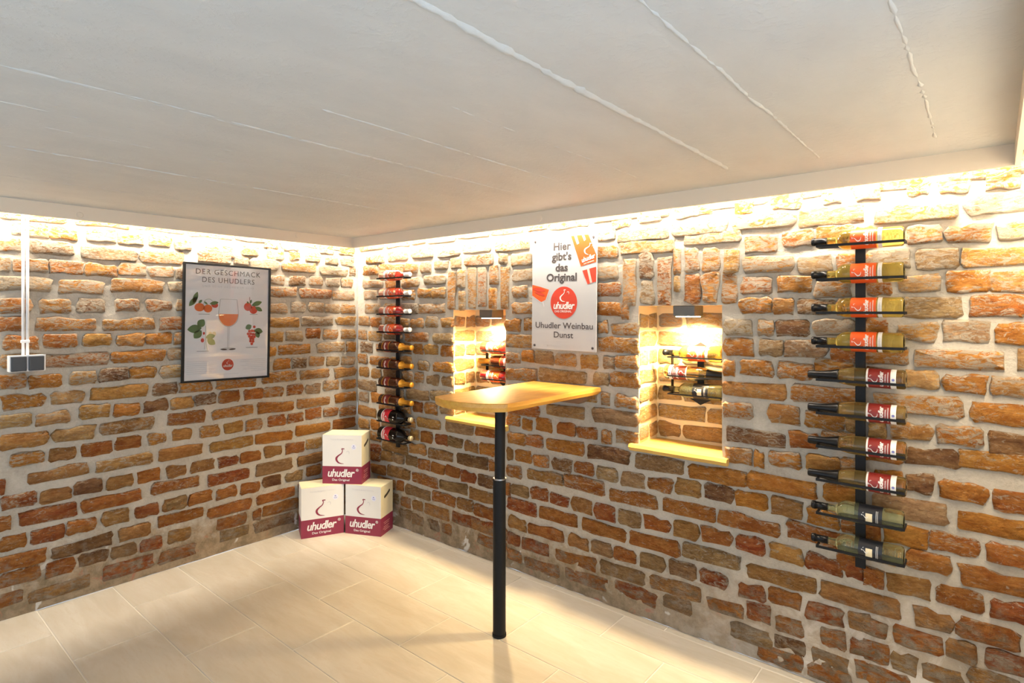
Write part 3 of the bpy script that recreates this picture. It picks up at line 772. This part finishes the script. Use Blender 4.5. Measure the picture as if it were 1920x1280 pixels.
# ------------------------------------------------------------------ bottles
def lathe(prof, d, n=24):
    v = []; f = []
    for x, r in prof:
        for k in range(n): a = 2*math.pi*k/n; v.append((d*x, -r*math.cos(a), r*math.sin(a)))
    for i in range(len(prof)-1):
        for k in range(n): f.append([i*n+k, i*n+(k+1)%n, (i+1)*n+(k+1)%n, (i+1)*n+k])
    f.append(list(range(n))); f.append([(len(prof)-1)*n+k for k in range(n)]); return v, f
def band(name, x0, x1, R, mat, d, par, a0=-115, a1=115, n=20):
    v = []; f = []
    for k in range(n+1):
        a = math.radians(a0+(a1-a0)*k/n)
        for x in (x0, x1): v.append((d*x, -R*math.cos(a), R*math.sin(a)))
        if k: f.append([2*k-2, 2*k-1, 2*k+1, 2*k])
    return mk(name, v, f, mat, par, smooth=True)
def cut4(sv, sf):
    if len(sv) != 4: return sv, sf
    (x0, y0), (x1, y1) = sv[0], sv[2]; v = []; f = []
    for k in range(9):
        x = x0+(x1-x0)*k/8; v += [(x, y0), (x, y1)]
        if k: f.append([2*k-2, 2*k, 2*k+1, 2*k-1])
    return v, f
def wrap(name, shapes, xc, R, mat, d, par):
    g = G(); shapes = [cut4(*q) for q in shapes]
    for sv, sf in shapes:
        g.add([(d*(xc+ty), -R*math.cos(tx/R), -d*R*math.sin(tx/R)) for tx, ty in sv], sf)
    return g.mk(name, mat, par)
def prof_bord(L, R, rn=.0145, body=.60, sh=.12):
    p = [(0,R*.80),(.002,R*.93),(.006,R*.99),(.010,R),(L*body,R)]
    for k in range(1, 8):
        t = k/7; p.append((L*(body+sh*t), R+(rn-R)*(1-math.cos(t*math.pi*.5)**.9 if t < 1 else 1)**1.25))
    p += [(L*.955, rn*.95),(L*.957, rn*1.08),(L*.99, rn*1.08),(L, rn*.9)]; return p
def prof_slim(L, R, rn=.014):
    p = [(0,R*.80),(.003,R*.95),(.008,R)]
    p += [(L*.50,R),(L*.56,R*.96),(L*.62,R*.86),(L*.68,R*.72),(L*.74,R*.60),(L*.82,R*.48),(L*.90,rn*1.08),(L*.99,rn*1.05),(L,rn*.9)]; return p
def cut_prof(p, x0, grow):
    q = []
    def R(x):
        for (a, ra), (b, rb) in zip(p, p[1:]):
            if a <= x <= b: return ra+(rb-ra)*(x-a)/(b-a) if b > a else ra
        return p[-1][1]
    q.append((x0, R(x0)+grow)); q += [(x, r+grow) for x, r in p if x > x0]; q[-1] = (q[-1][0]+.0008, q[-1][1]); return q
def bottle(kind, d):
    t = empty('wine_bottle', (0,0,0))
    if kind in ('white', 'rose', 'dkrose'):
        L, R = .315, .0385; p = prof_bord(L, R)
        gm = {'white': 'g_yellow', 'rose': 'g_rose', 'dkrose': 'g_red'}[kind]
        mk('glass', *lathe(p, d), M[gm], t, smooth=True)
        mk('capsule', *lathe(cut_prof(p, L*.82, .0007), d), M['capb' if kind == 'white' else 'capw'], t, smooth=True)
        lab = band('label', .086, .172, R+.0005, M['orange'], d, t)
        if kind == 'white': band('white_strip', .067, .081, R+.0005, M['white'], d, t); wrap('strip_lettering', [text('WEINBAU', .009, 0, 0)], .074, R+.001, M['grey'], d, t)
        else: band('white_strip', .062, .084, R+.0005, M['capw'], d, t)
        wrap('emblem', swoosh(-.004, .0, .030), .150, R+.001, M['white'], d, lab)
        wrap('lettering', [text('uhudler', .022, 0, 0, .03, .2, .95), text('DAS ORIGINAL', .0065, 0, -.014, .01)], .118, R+.001, M['white'], d, lab)
        flat_l = [rect(-.03,.03,-.001,.001)]; wrap('label_line', flat_l, .096, R+.001, M['white'], d, lab)
    elif kind == 'spatlese':
        L, R = .335, .0365; p = prof_slim(L, R)
        mk('glass', *lathe(p, d), M['g_amber'], t, smooth=True)
        mk('capsule', *lathe(cut_prof(p, L*.665, .0007), d), M['capb'], t, smooth=True)
        lab = band('label', .048, .120, R+.0005, M['mar2'], d, t); band('white_strip', .029, .047, R+.0005, M['white'], d, t); band('label_edge', .120, .126, R+.0006, M['white'], d, t)
        wrap('emblem', swoosh(-.004, .0, .030), .103, R+.001, M['white'], d, lab)
        wrap('lettering', [text('uhudler', .022, 0, 0, .03, .2, .95), text('DAS ORIGINAL', .0065, 0, -.014, .01)], .077, R+.001, M['white'], d, lab)
        wrap('label_line', [rect(-.03,.03,-.001,.001)], .055, R+.001, M['white'], d, lab)
        wrap('strip_mark', [disc(0,0,.005,n=12)], .038, R+.001, M['sblue'], d, t)
    elif kind == 'blacklabel':
        L, R = .315, .0385; p = prof_bord(L, R)
        mk('glass', *lathe(p, d), M['g_green'], t, smooth=True)
        mk('capsule', *lathe(cut_prof(p, L*.81, .0007), d), M['capb'], t, smooth=True)
        lab = band('label', .066, .145, R+.0005, M['blk'], d, t)
        wrap('cream_panel', [rect(-.018,.016,-.010,.012)], .108, R+.001, M['cream'], d, lab)
        wrap('emblem', swoosh(.004, .0, .022), .122, R+.0014, M['white'], d, lab)
        wrap('label_line', [rect(-.03,.03,-.0012,.0002), rect(-.03,.03,-.006,-.0048)], .086, R+.001, M['white'], d, lab)
    elif kind == 'sparkling':
        L, R = .335, .0405; p = prof_bord(L, R, .0165, .52, .20)
        mk('glass', *lathe(p, d), M['g_brown'], t, smooth=True)
        mk('foil', *lathe(cut_prof(p, L*.66, .0008), d), M['gold'], t, smooth=True)
        lab = band('label', .060, .118, R+.0005, M['mar2'], d, t); band('white_strip', .045, .052, R+.0005, M['gold'], d, t)
        band('white_strip', .118, .123, R+.0005, M['gold'], d, t)
        wrap('lettering', [text('uhudler', .022, 0, 0, .03, .2, .95)], .082, R+.001, M['capw'], d, lab)
    elif kind == 'magnum':
        L, R = .330, .050; p = prof_bord(L, R, .0150, .56, .22)
        mk('glass', *lathe(p, d), M['g_dark'], t, smooth=True)
        mk('cap', *lathe(cut_prof(p, L*.925, .0010), d), M['pgold'], t, smooth=True)
        lab = band('label', .060, .135, R+.0005, M['redl'], d, t)
        band('white_strip', .052, .062, R+.0007, M['white'], d, t)
        wrap('emblem', swoosh(0, 0, .034), .112, R+.001, M['white'], d, lab)
        wrap('lettering', [text('uhudler', .026, 0, 0, .03, .2, .95)], .080, R+.001, M['white'], d, lab)
        wrap('neck_mark', [rect(-.012,-.006,-.006,.010), rect(.004,.012,-.006,.004)], .185, R+.0002, M['capw'], d, t)
    t['_L'] = L; t['_R'] = R
    return t
_proto = {}
def place_bottle(kind, d, xbase, y, z, label, group):
    k = (kind, d)
    if k not in _proto: _proto[k] = bottle(kind, d); t = _proto[k]
    else: t = copy_tree(_proto[k])
    t.location = (xbase, y, z); tag(t, label, 'bottle', group); return t
RAD = {'white': .0385, 'rose': .0385, 'dkrose': .0385, 'spatlese': .0365, 'blacklabel': .0385, 'sparkling': .0405, 'magnum': .050}
def ring(u0, u1, yf, yb, z, par, h=.010):
    b = .004
    G().box(u0,u1,yf-b,yf,z-h/2,z+h/2).box(u0,u1,yb,yb+b,z-h/2,z+h/2).box(u0,u0+b,yf,yb,z-h/2,z+h/2).box(u1-b,u1,yf,yb,z-h/2,z+h/2).mk('shelf_frame', M['rackm'], par)
def seat(kind, half): # height of bottle axis above the rails
    return math.sqrt(max(RAD[kind]**2-half**2, 1e-6))
def tall_rack(u, zs_, u0, u1, zb, zt, label):
    t = empty('bottle_rack', (u, -.03, zb)); tag(t, label, 'wine rack', 'tall wall-mounted bottle racks')
    G().box(-.0175,.0175,-.015,-.002,0,zt-zb,.001).mk('post', M['rackm'], t)
    for z in zs_: ring(u0-u, u1-u, -.120+.03+.004, -.049+.03, z-zb, t)
    return t
ord_ = ['topmost','second','third','fourth','fifth','sixth','seventh','eighth','ninth','lowest']
zr = [1.822-i*.1343 for i in range(10)]
tall_rack(3.436, zr, 3.292, 3.590, .540, 1.815, 'tall black bottle rack with ten shelves on the wall right of the niches')
kr = ['white']*4+['spatlese']*4+['blacklabel']*2
desc = {'white': 'clear bottle of pale yellow wine with orange label', 'spatlese': 'slim amber bottle with long black capsule and maroon label', 'blacklabel': 'greenish white wine bottle with black label'}
for i, k in enumerate(kr):
    xb = 3.585 if k != 'spatlese' else 3.592
    place_bottle(k, -1, xb, -.0825, zr[i]+seat(k, .0335)+.002, '%s, %s on right rack' % (desc[k], ord_[i]), 'bottles on the right rack')
zl = [1.803-i*.1284 for i in range(10)]
tall_rack(.552, zl, .407, .705, .590, 1.79, 'tall black bottle rack with ten shelves near the corner above the cartons')
kl = ['rose']*2+['dkrose']*2+['sparkling']*4+['magnum']*2
desc = {'rose': 'bright rosé bottle with white capsule', 'dkrose': 'dark red wine bottle with orange label and white capsule', 'sparkling': 'dark sparkling wine bottle with gold foil neck', 'magnum': 'big black bottle with red label and pale gold cap'}
for i, k in enumerate(kl):
    place_bottle(k, 1, .425, -.0825, zl[i]+seat(k, .0335)+.002, '%s, %s on corner rack' % (desc[k], ord_[i]), 'bottles on the corner rack')
def niche_rack(uc, zs_, label):
    zc = (zs_[0]+zs_[-1])/2
    t = empty('bottle_rack', (uc, .19, zc-.16)); tag(t, label, 'wine rack', 'small bottle racks inside the niches')
    q = [(0,.330),(.070,.288),(.016,.276),(.016,.052),(.055,.040),(0,.010),(-.055,.040),(-.016,.052),(-.016,.276),(-.070,.288)]
    v = [(x, y_, z_) for y_ in (-.010, 0.0) for x, z_ in q]; m_ = len(q)
    mk('back_plate', v, [list(range(m_)), list(range(m_, 2*m_))[::-1]]+[[i,(i+1)%m_,m_+(i+1)%m_,m_+i] for i in range(m_)], M['rackm'], t)
    for z in zs_: ring(-.14, .14, -.19+.098, -.19+.164, z-(zc-.16), t, .007)
    z0 = zs_[-1]-(zc-.16); z1 = zs_[0]-(zc-.16)
    for x in (-.140, .136): G().box(x, x+.004, -.05, -.026, z0-.004, z1+.012).mk('side_bar', M['rackm'], t)
    for z in zs_: G().box(-.012,.012,-.024,-.010,z-(zc-.16)-.004,z-(zc-.16)+.004).mk('bracket', M['rackm'], t)
    return t
z2 = [1.328, 1.232, 1.140]
niche_rack(2.695, z2, 'small black three-shelf bottle rack in the near niche')
yb2 = .131
place_bottle('white', -1, 2.832, yb2, z2[0]+seat('white', .033)+.001, 'pale yellow wine bottle with orange label, top shelf in the near niche', 'bottles in the near niche')
place_bottle('spatlese', 1, 2.530, yb2, z2[1]+seat('spatlese', .033)+.001, 'amber wine bottle with maroon label lying neck right in the near niche', 'bottles in the near niche')
place_bottle('blacklabel', -1, 2.832, yb2, z2[2]+seat('blacklabel', .033)+.001, 'wine bottle with black label, lowest in the near niche', 'bottles in the near niche')
z1_ = [1.305, 1.212, 1.120]
niche_rack(1.385, z1_, 'small black three-shelf bottle rack in the far niche')
place_bottle('rose', 1, 1.228, yb2, z1_[0]+seat('rose', .033)+.001, 'rosé wine bottle on the top shelf in the far niche', 'bottles in the far niche')
place_bottle('sparkling', -1, 1.530, yb2, z1_[1]+seat('sparkling', .033)+.001, 'gold-foiled bottle lying neck left in the far niche', 'bottles in the far niche')
place_bottle('dkrose', 1, 1.228, yb2, z1_[2]+seat('dkrose', .033)+.001, 'dark red wine bottle, lowest in the far niche', 'bottles in the far niche')
# ------------------------------------------------------------------ white sign on the right wall
sg = empty('wall_sign', (1.995, -.030, 1.664)); sg.rotation_euler = (0, math.radians(.6), 0)
tag(sg, 'white sign with round red emblem screwed to the wall above the table', 'sign')
hw, hh = .218, .318
G().box(-hw, hw, -.008, 0, -hh, hh, .001).mk('board', M['signw'], sg)
flat('headline', [text('Hier', .060, -.010, .262, .028, sx=1.08), text("gibt's", .060, -.010, .205, .028, sx=1.08), text('das', .060, -.010, .143, .028, sx=1.08), text('Original', .060, -.010, .088, .028, sx=1.08)], .0088, M['ink'], sg)
em = flat('emblem_disc', [disc(.006, -.052, .090, .090, 48)], .0088, M['red'], sg)
flat('emblem', swoosh(.0, -.014, .066), .0094, M['white'], em)
flat('emblem_lettering', [text('uhudler', .056, .004, -.070, .022, .22, .92, sx=.88), text('DAS ORIGINAL', .017, .002, -.101, .010)], .0094, M['white'], em)
flat('name_lettering', [text('Uhudler Weinbau', .048, .004, -.182, .010, sx=1.13), text('Dunst', .048, .004, -.234, .010, sx=1.13)], .0088, M['ink'], sg)
flat('footer_lettering', [text('MITGLIEDSBETRIEB', .019, .006, -.296, .004, 0, 1.5), text('DEM ORIGINAL', .010, .0, -.272, 0, 0, 1.4)], .0088, M['grey'], sg)
for x, z in ((-.197,.300),(.197,.300),(-.197,-.298),(.197,-.298)):
    G().tube([(x,-.008,z),(x,-.012,z)], [.0075,.006], 14).mk('screw', M['ink'], sg)
# bottle picture, top right, tilted
A = Vector((.045, .318)); ang = math.radians(-66.5); ax = Vector((math.cos(ang), math.sin(ang))); nx = Vector((-ax.y, ax.x))
def BP(s, t_): q = Vector((.125, .318))+ax*s+nx*t_; return (min(q.x, hw), min(q.y, hh-.001))
bp = flat('bottle_picture', [poly((.051,.317),(.165,.317),(.2155,.205),(.2155,.166),(.118,.146))], .0088, M['orange'], sg)
flat('bottle_foot', [poly((.128,.122),(.2155,.140),(.2155,.061),(.162,.047))], .0088, M['red'], sg)
flat('picture_stripe', [poly((.072,.317),(.090,.317),(.106,.272),(.092,.266)), poly((.122,.317),(.138,.317),(.150,.290),(.138,.282))], .0094, M['pink'], bp)
flat('picture_stripe', [poly((.158,.128),(.172,.131),(.192,.056),(.178,.053))], .0094, M['pink'], sg)
sw = [([(.160+(a*.93+b*.25), .240+(b*.96-a*.20)) for a, b in v_], f_) for v_, f_ in swoosh(0, 0, .062)]
flat('picture_emblem', sw, .0100, M['white'], bp)
flat('picture_lettering', [text('uhudler', .036, .164, .188, .02, .2, .92, rot=math.radians(16), sx=.85), text('DAS ORIGINAL', .010, .170, .166, .006, rot=math.radians(14))], .0100, M['white'], bp)
gp = flat('glass_picture', [poly((-.216,.052),(-.160,.040),(-.096,.022),(-.104,-.008),(-.120,-.036),(-.150,-.048),(-.180,-.034),(-.216,-.010))], .0088, M['orange'], sg)
flat('glass_picture_shade', [leaf(-.214,.030,.095,.011,-.15), leaf(-.20,.012,.08,.008,-.3)], .0094, M['red'], gp)
flat('glass_picture_rim', [ribbon([(-.208,.100),(-.203,.072),(-.212,.052)], .002), ribbon([(-.094,.020),(-.118,-.038),(-.150,-.051),(-.216,-.013)], .003), ribbon([(-.138,-.048),(-.130,-.074)], .006)], .0094, M['lgrey'], sg)
# ------------------------------------------------------------------ framed poster on the left wall
ps = empty('framed_poster', (.030, -1.012, 1.493), R90); ps.rotation_euler = (0, math.radians(0.9), R90)
tag(ps, 'black framed poster of a rosé glass and berries on the left wall', 'picture')
pw, ph = .276, .372
for a in ((-pw,pw,ph-.012,ph),(-pw,pw,-ph,-ph+.012)): G().box(a[0],a[1],-.022,0,a[2],a[3],.001).mk('frame_bar', M['black'], ps)
for a in ((-pw,-pw+.012),(pw-.012,pw)): G().box(a[0],a[1],-.022,0,-ph+.012,ph-.012,.001).mk('frame_bar', M['black'], ps)
sh = G().box(-pw+.008, pw-.008, -.012, -.002, -ph+.008, ph-.008).mk('print', M['paper'], ps)
G().box(-pw+.011, pw-.011, -.0155, -.0145, -ph+.011, ph-.011).mk('glass_pane', M['pane'], ps)
T = .0126; T2 = .0131; T3 = .0136
flat('headline', [text('DER GESCHMACK', .047, .0, .318, .0, 0, 1.15, sx=.98), text('DES UHUDLERS', .047, .0, .268, .0, 0, 1.15, sx=.92)], T, M['ink'], sh)
flat('subline', [text('UND SEINE AROMEN IM GLAS', .017, .0, .228, 0, 0, 1.5)], T, M['lgrey'], sh)
flat('wine_picture', [poly(*([(-.062+.0,.055),(.062,.055)]+[(.062*math.cos(a), .055-.078*math.sin(a)**1.0) for a in [math.pi*k/16 for k in range(1, 16)]]))], T, M['wine'], sh)
bowl = smoothpath([(-.052,.150),(-.063,.055),(-.052,.005),(-.020,-.022),(0,-.026)], 5)
flat('glass_outline', [ribbon(bowl, .0034), ribbon([(-x, z) for x, z in bowl], .0034), ribbon([(-.052,.150),(.052,.150)], .0022), ribbon([(-.0045,-.026),(-.004,-.16)], .002), ribbon([(.0045,-.026),(.004,-.16)], .002)], T2, M['grey'], sh)
flat('glass_foot', [disc(0,-.170,.050,.009), ], T, M['lgrey'], sh); flat('glass_foot_shade', [leaf(-.050,-.172,.046,.005,-.05), leaf(.050,-.172,.046,.005,math.pi+.05)], T2, M['ink'], sh)
def fruit(mat, L): flat('fruit_picture', L, T, M[mat], sh)
def leaves(mat, L): flat('leaf_picture', L, T2, M[mat], sh)
# top left berries with leaves
fruit('berry2', [disc(-.178,.095,.030,.026), disc(-.128,.088,.026,.025)]); fruit('berry', [disc(-.088,.112,.022,.018, rot=-.4)])
leaves('leafg', [leaf(-.240,.100,.075,.016,.9), leaf(-.215,.120,.075,.014,1.25), leaf(-.118,.118,.055,.012,.2), leaf(-.185,.120,.03,.008,.8), leaf(-.13,.112,.03,.006,2.4)])
flat('stem_picture', [ribbon(smoothpath([(-.155,.115),(-.145,.140),(-.12,.148),(-.10,.135)]), .002)], T, M['leaf2'], sh)
# top right
fruit('berry', [disc(.125,.105,.026,.027), disc(.163,.085,.027,.026)])
leaves('leafg', [leaf(.150,.115,.075,.016,.35), leaf(.175,.105,.055,.014,-.5), leaf(.140,.125,.03,.007,1.3), leaf(.13,.125,.02,.006,2.2)])
flat('stem_picture', [ribbon([(.140,.125),(.136,.170)], .003)], T, M['ink'], sh)
# bottom left
leaves('leafg', [leaf(-.248,-.045,.085,.026,.12), leaf(-.185,-.03,.060,.024,.95), leaf(-.165,-.050,.065,.024,-2.3)])
leaves('leaf2', [leaf(-.140,-.095,.060,.018,.2), leaf(-.130,-.105,.060,.020,-.6)])
fruit('berry', [disc(-.158,-.112,.010,.013), disc(-.150,-.068,.006,.009)]); fruit('cream', [disc(-.112,-.070,.011,.011), disc(-.088,-.072,.012,.014)])
flat('stem_picture', [ribbon(smoothpath([(-.140,-.02),(-.138,-.10),(-.128,-.175)]), .0018), ribbon([(-.14,-.10),(-.145,-.17)], .0014)], T, M['leaf2'], sh)
# bottom right
rb = random.Random(3); fr_ = []
for r_, (n_, z_) in enumerate(((3,-.055),(4,-.075),(3,-.093),(2,-.110),(2,-.125),(1,-.142))):
    for k in range(n_): fr_.append(disc(.155+(k-(n_-1)/2)*.017, z_+rb.uniform(-.003,.003), .0095, n=14))
fr_.append(disc(.170,-.028,.009)); fruit('berry', fr_)
leaves('leafg', [leaf(.112,-.040,.045,.018,.5), leaf(.170,-.050,.060,.020,-.2), leaf(.185,-.060,.045,.016,-1.2)])
caps = []
for x, z, w in ((-.150,.052,.066),(.165,.056,.052),(-.155,-.180,.070),(.155,-.165,.078)):
    caps.append(rect(x-w/2, x+w/2, z-.0022, z+.0022))
flat('caption', caps, T, M['grey'], sh)
lines = []
for i in range(7):
    lines.append(rect(-.248, -.248+(.13,.12,.165,.11,.165,.15,.11)[i], -.245-i*.0125, -.2436-i*.0125)); lines.append(rect(.248-(.16,.17,.13,.165,.12,.15,.10)[i], .248, -.245-i*.0125, -.2436-i*.0125))
lines.append(rect(-.07,.07,-.333,-.3315)); flat('small_print', lines, T, M['lgrey'], sh)
ed = flat('emblem_disc', [disc(0,-.272,.037)], T, M['red'], sh)
g_ = G()
for sv, sf in swoosh(0,-.256,.026)+[text('uhudler', .024, 0, -.279, .02, .2, .92, sx=.85)]: g_.add([(a,-T3,b) for a, b in sv], sf)
g_.mk('emblem', M['white'], sh)
# ------------------------------------------------------------------ switch box and conduit, cable
sw_ = empty('double_wall_socket', (.020, -2.027, 1.297), R90); tag(sw_, 'white surface-mounted double socket with two dark hinged lids on the left wall', 'socket')
G().box(-.073,.073,-.052,0,-.041,.041,.004).mk('housing', M['plast'], sw_)
for x in (-.036, .034):
    G().box(x-.031, x+.031, -.064, -.048, -.038, .036, .004).mk('lid', M['anth'], sw_)
G().box(-.072,.072,-.056,-.05,.036,.042).mk('hinge', M['plast'], sw_)
cd = empty('cable_conduit', (.026, -2.031, 1.335), R90); tag(cd, 'thin white double cable running from ceiling down to the wall socket', 'cable')
for x in (-.0085, .0085):
    G().tube([(x,-.012,0),(x,-.012,.72)], .0068, 12).mk('cable', M['plast'], cd, smooth=True)
G().box(-.018,.018,-.020,0,.066,.080,.002).mk('clip', M['plast'], cd)
pts = [right_pt(a, b, .03) for a, b in ((1850,334),(1868,331),(1885,324),(1905,317),(1925,315))]
tag(G().tube(smoothpath([(p[0], -.03, p[1]) for p in pts]), .003, 8).mk('cable', M['ocable'], smooth=True), 'thin orange cable at the top right end of the brick wall', 'cable')
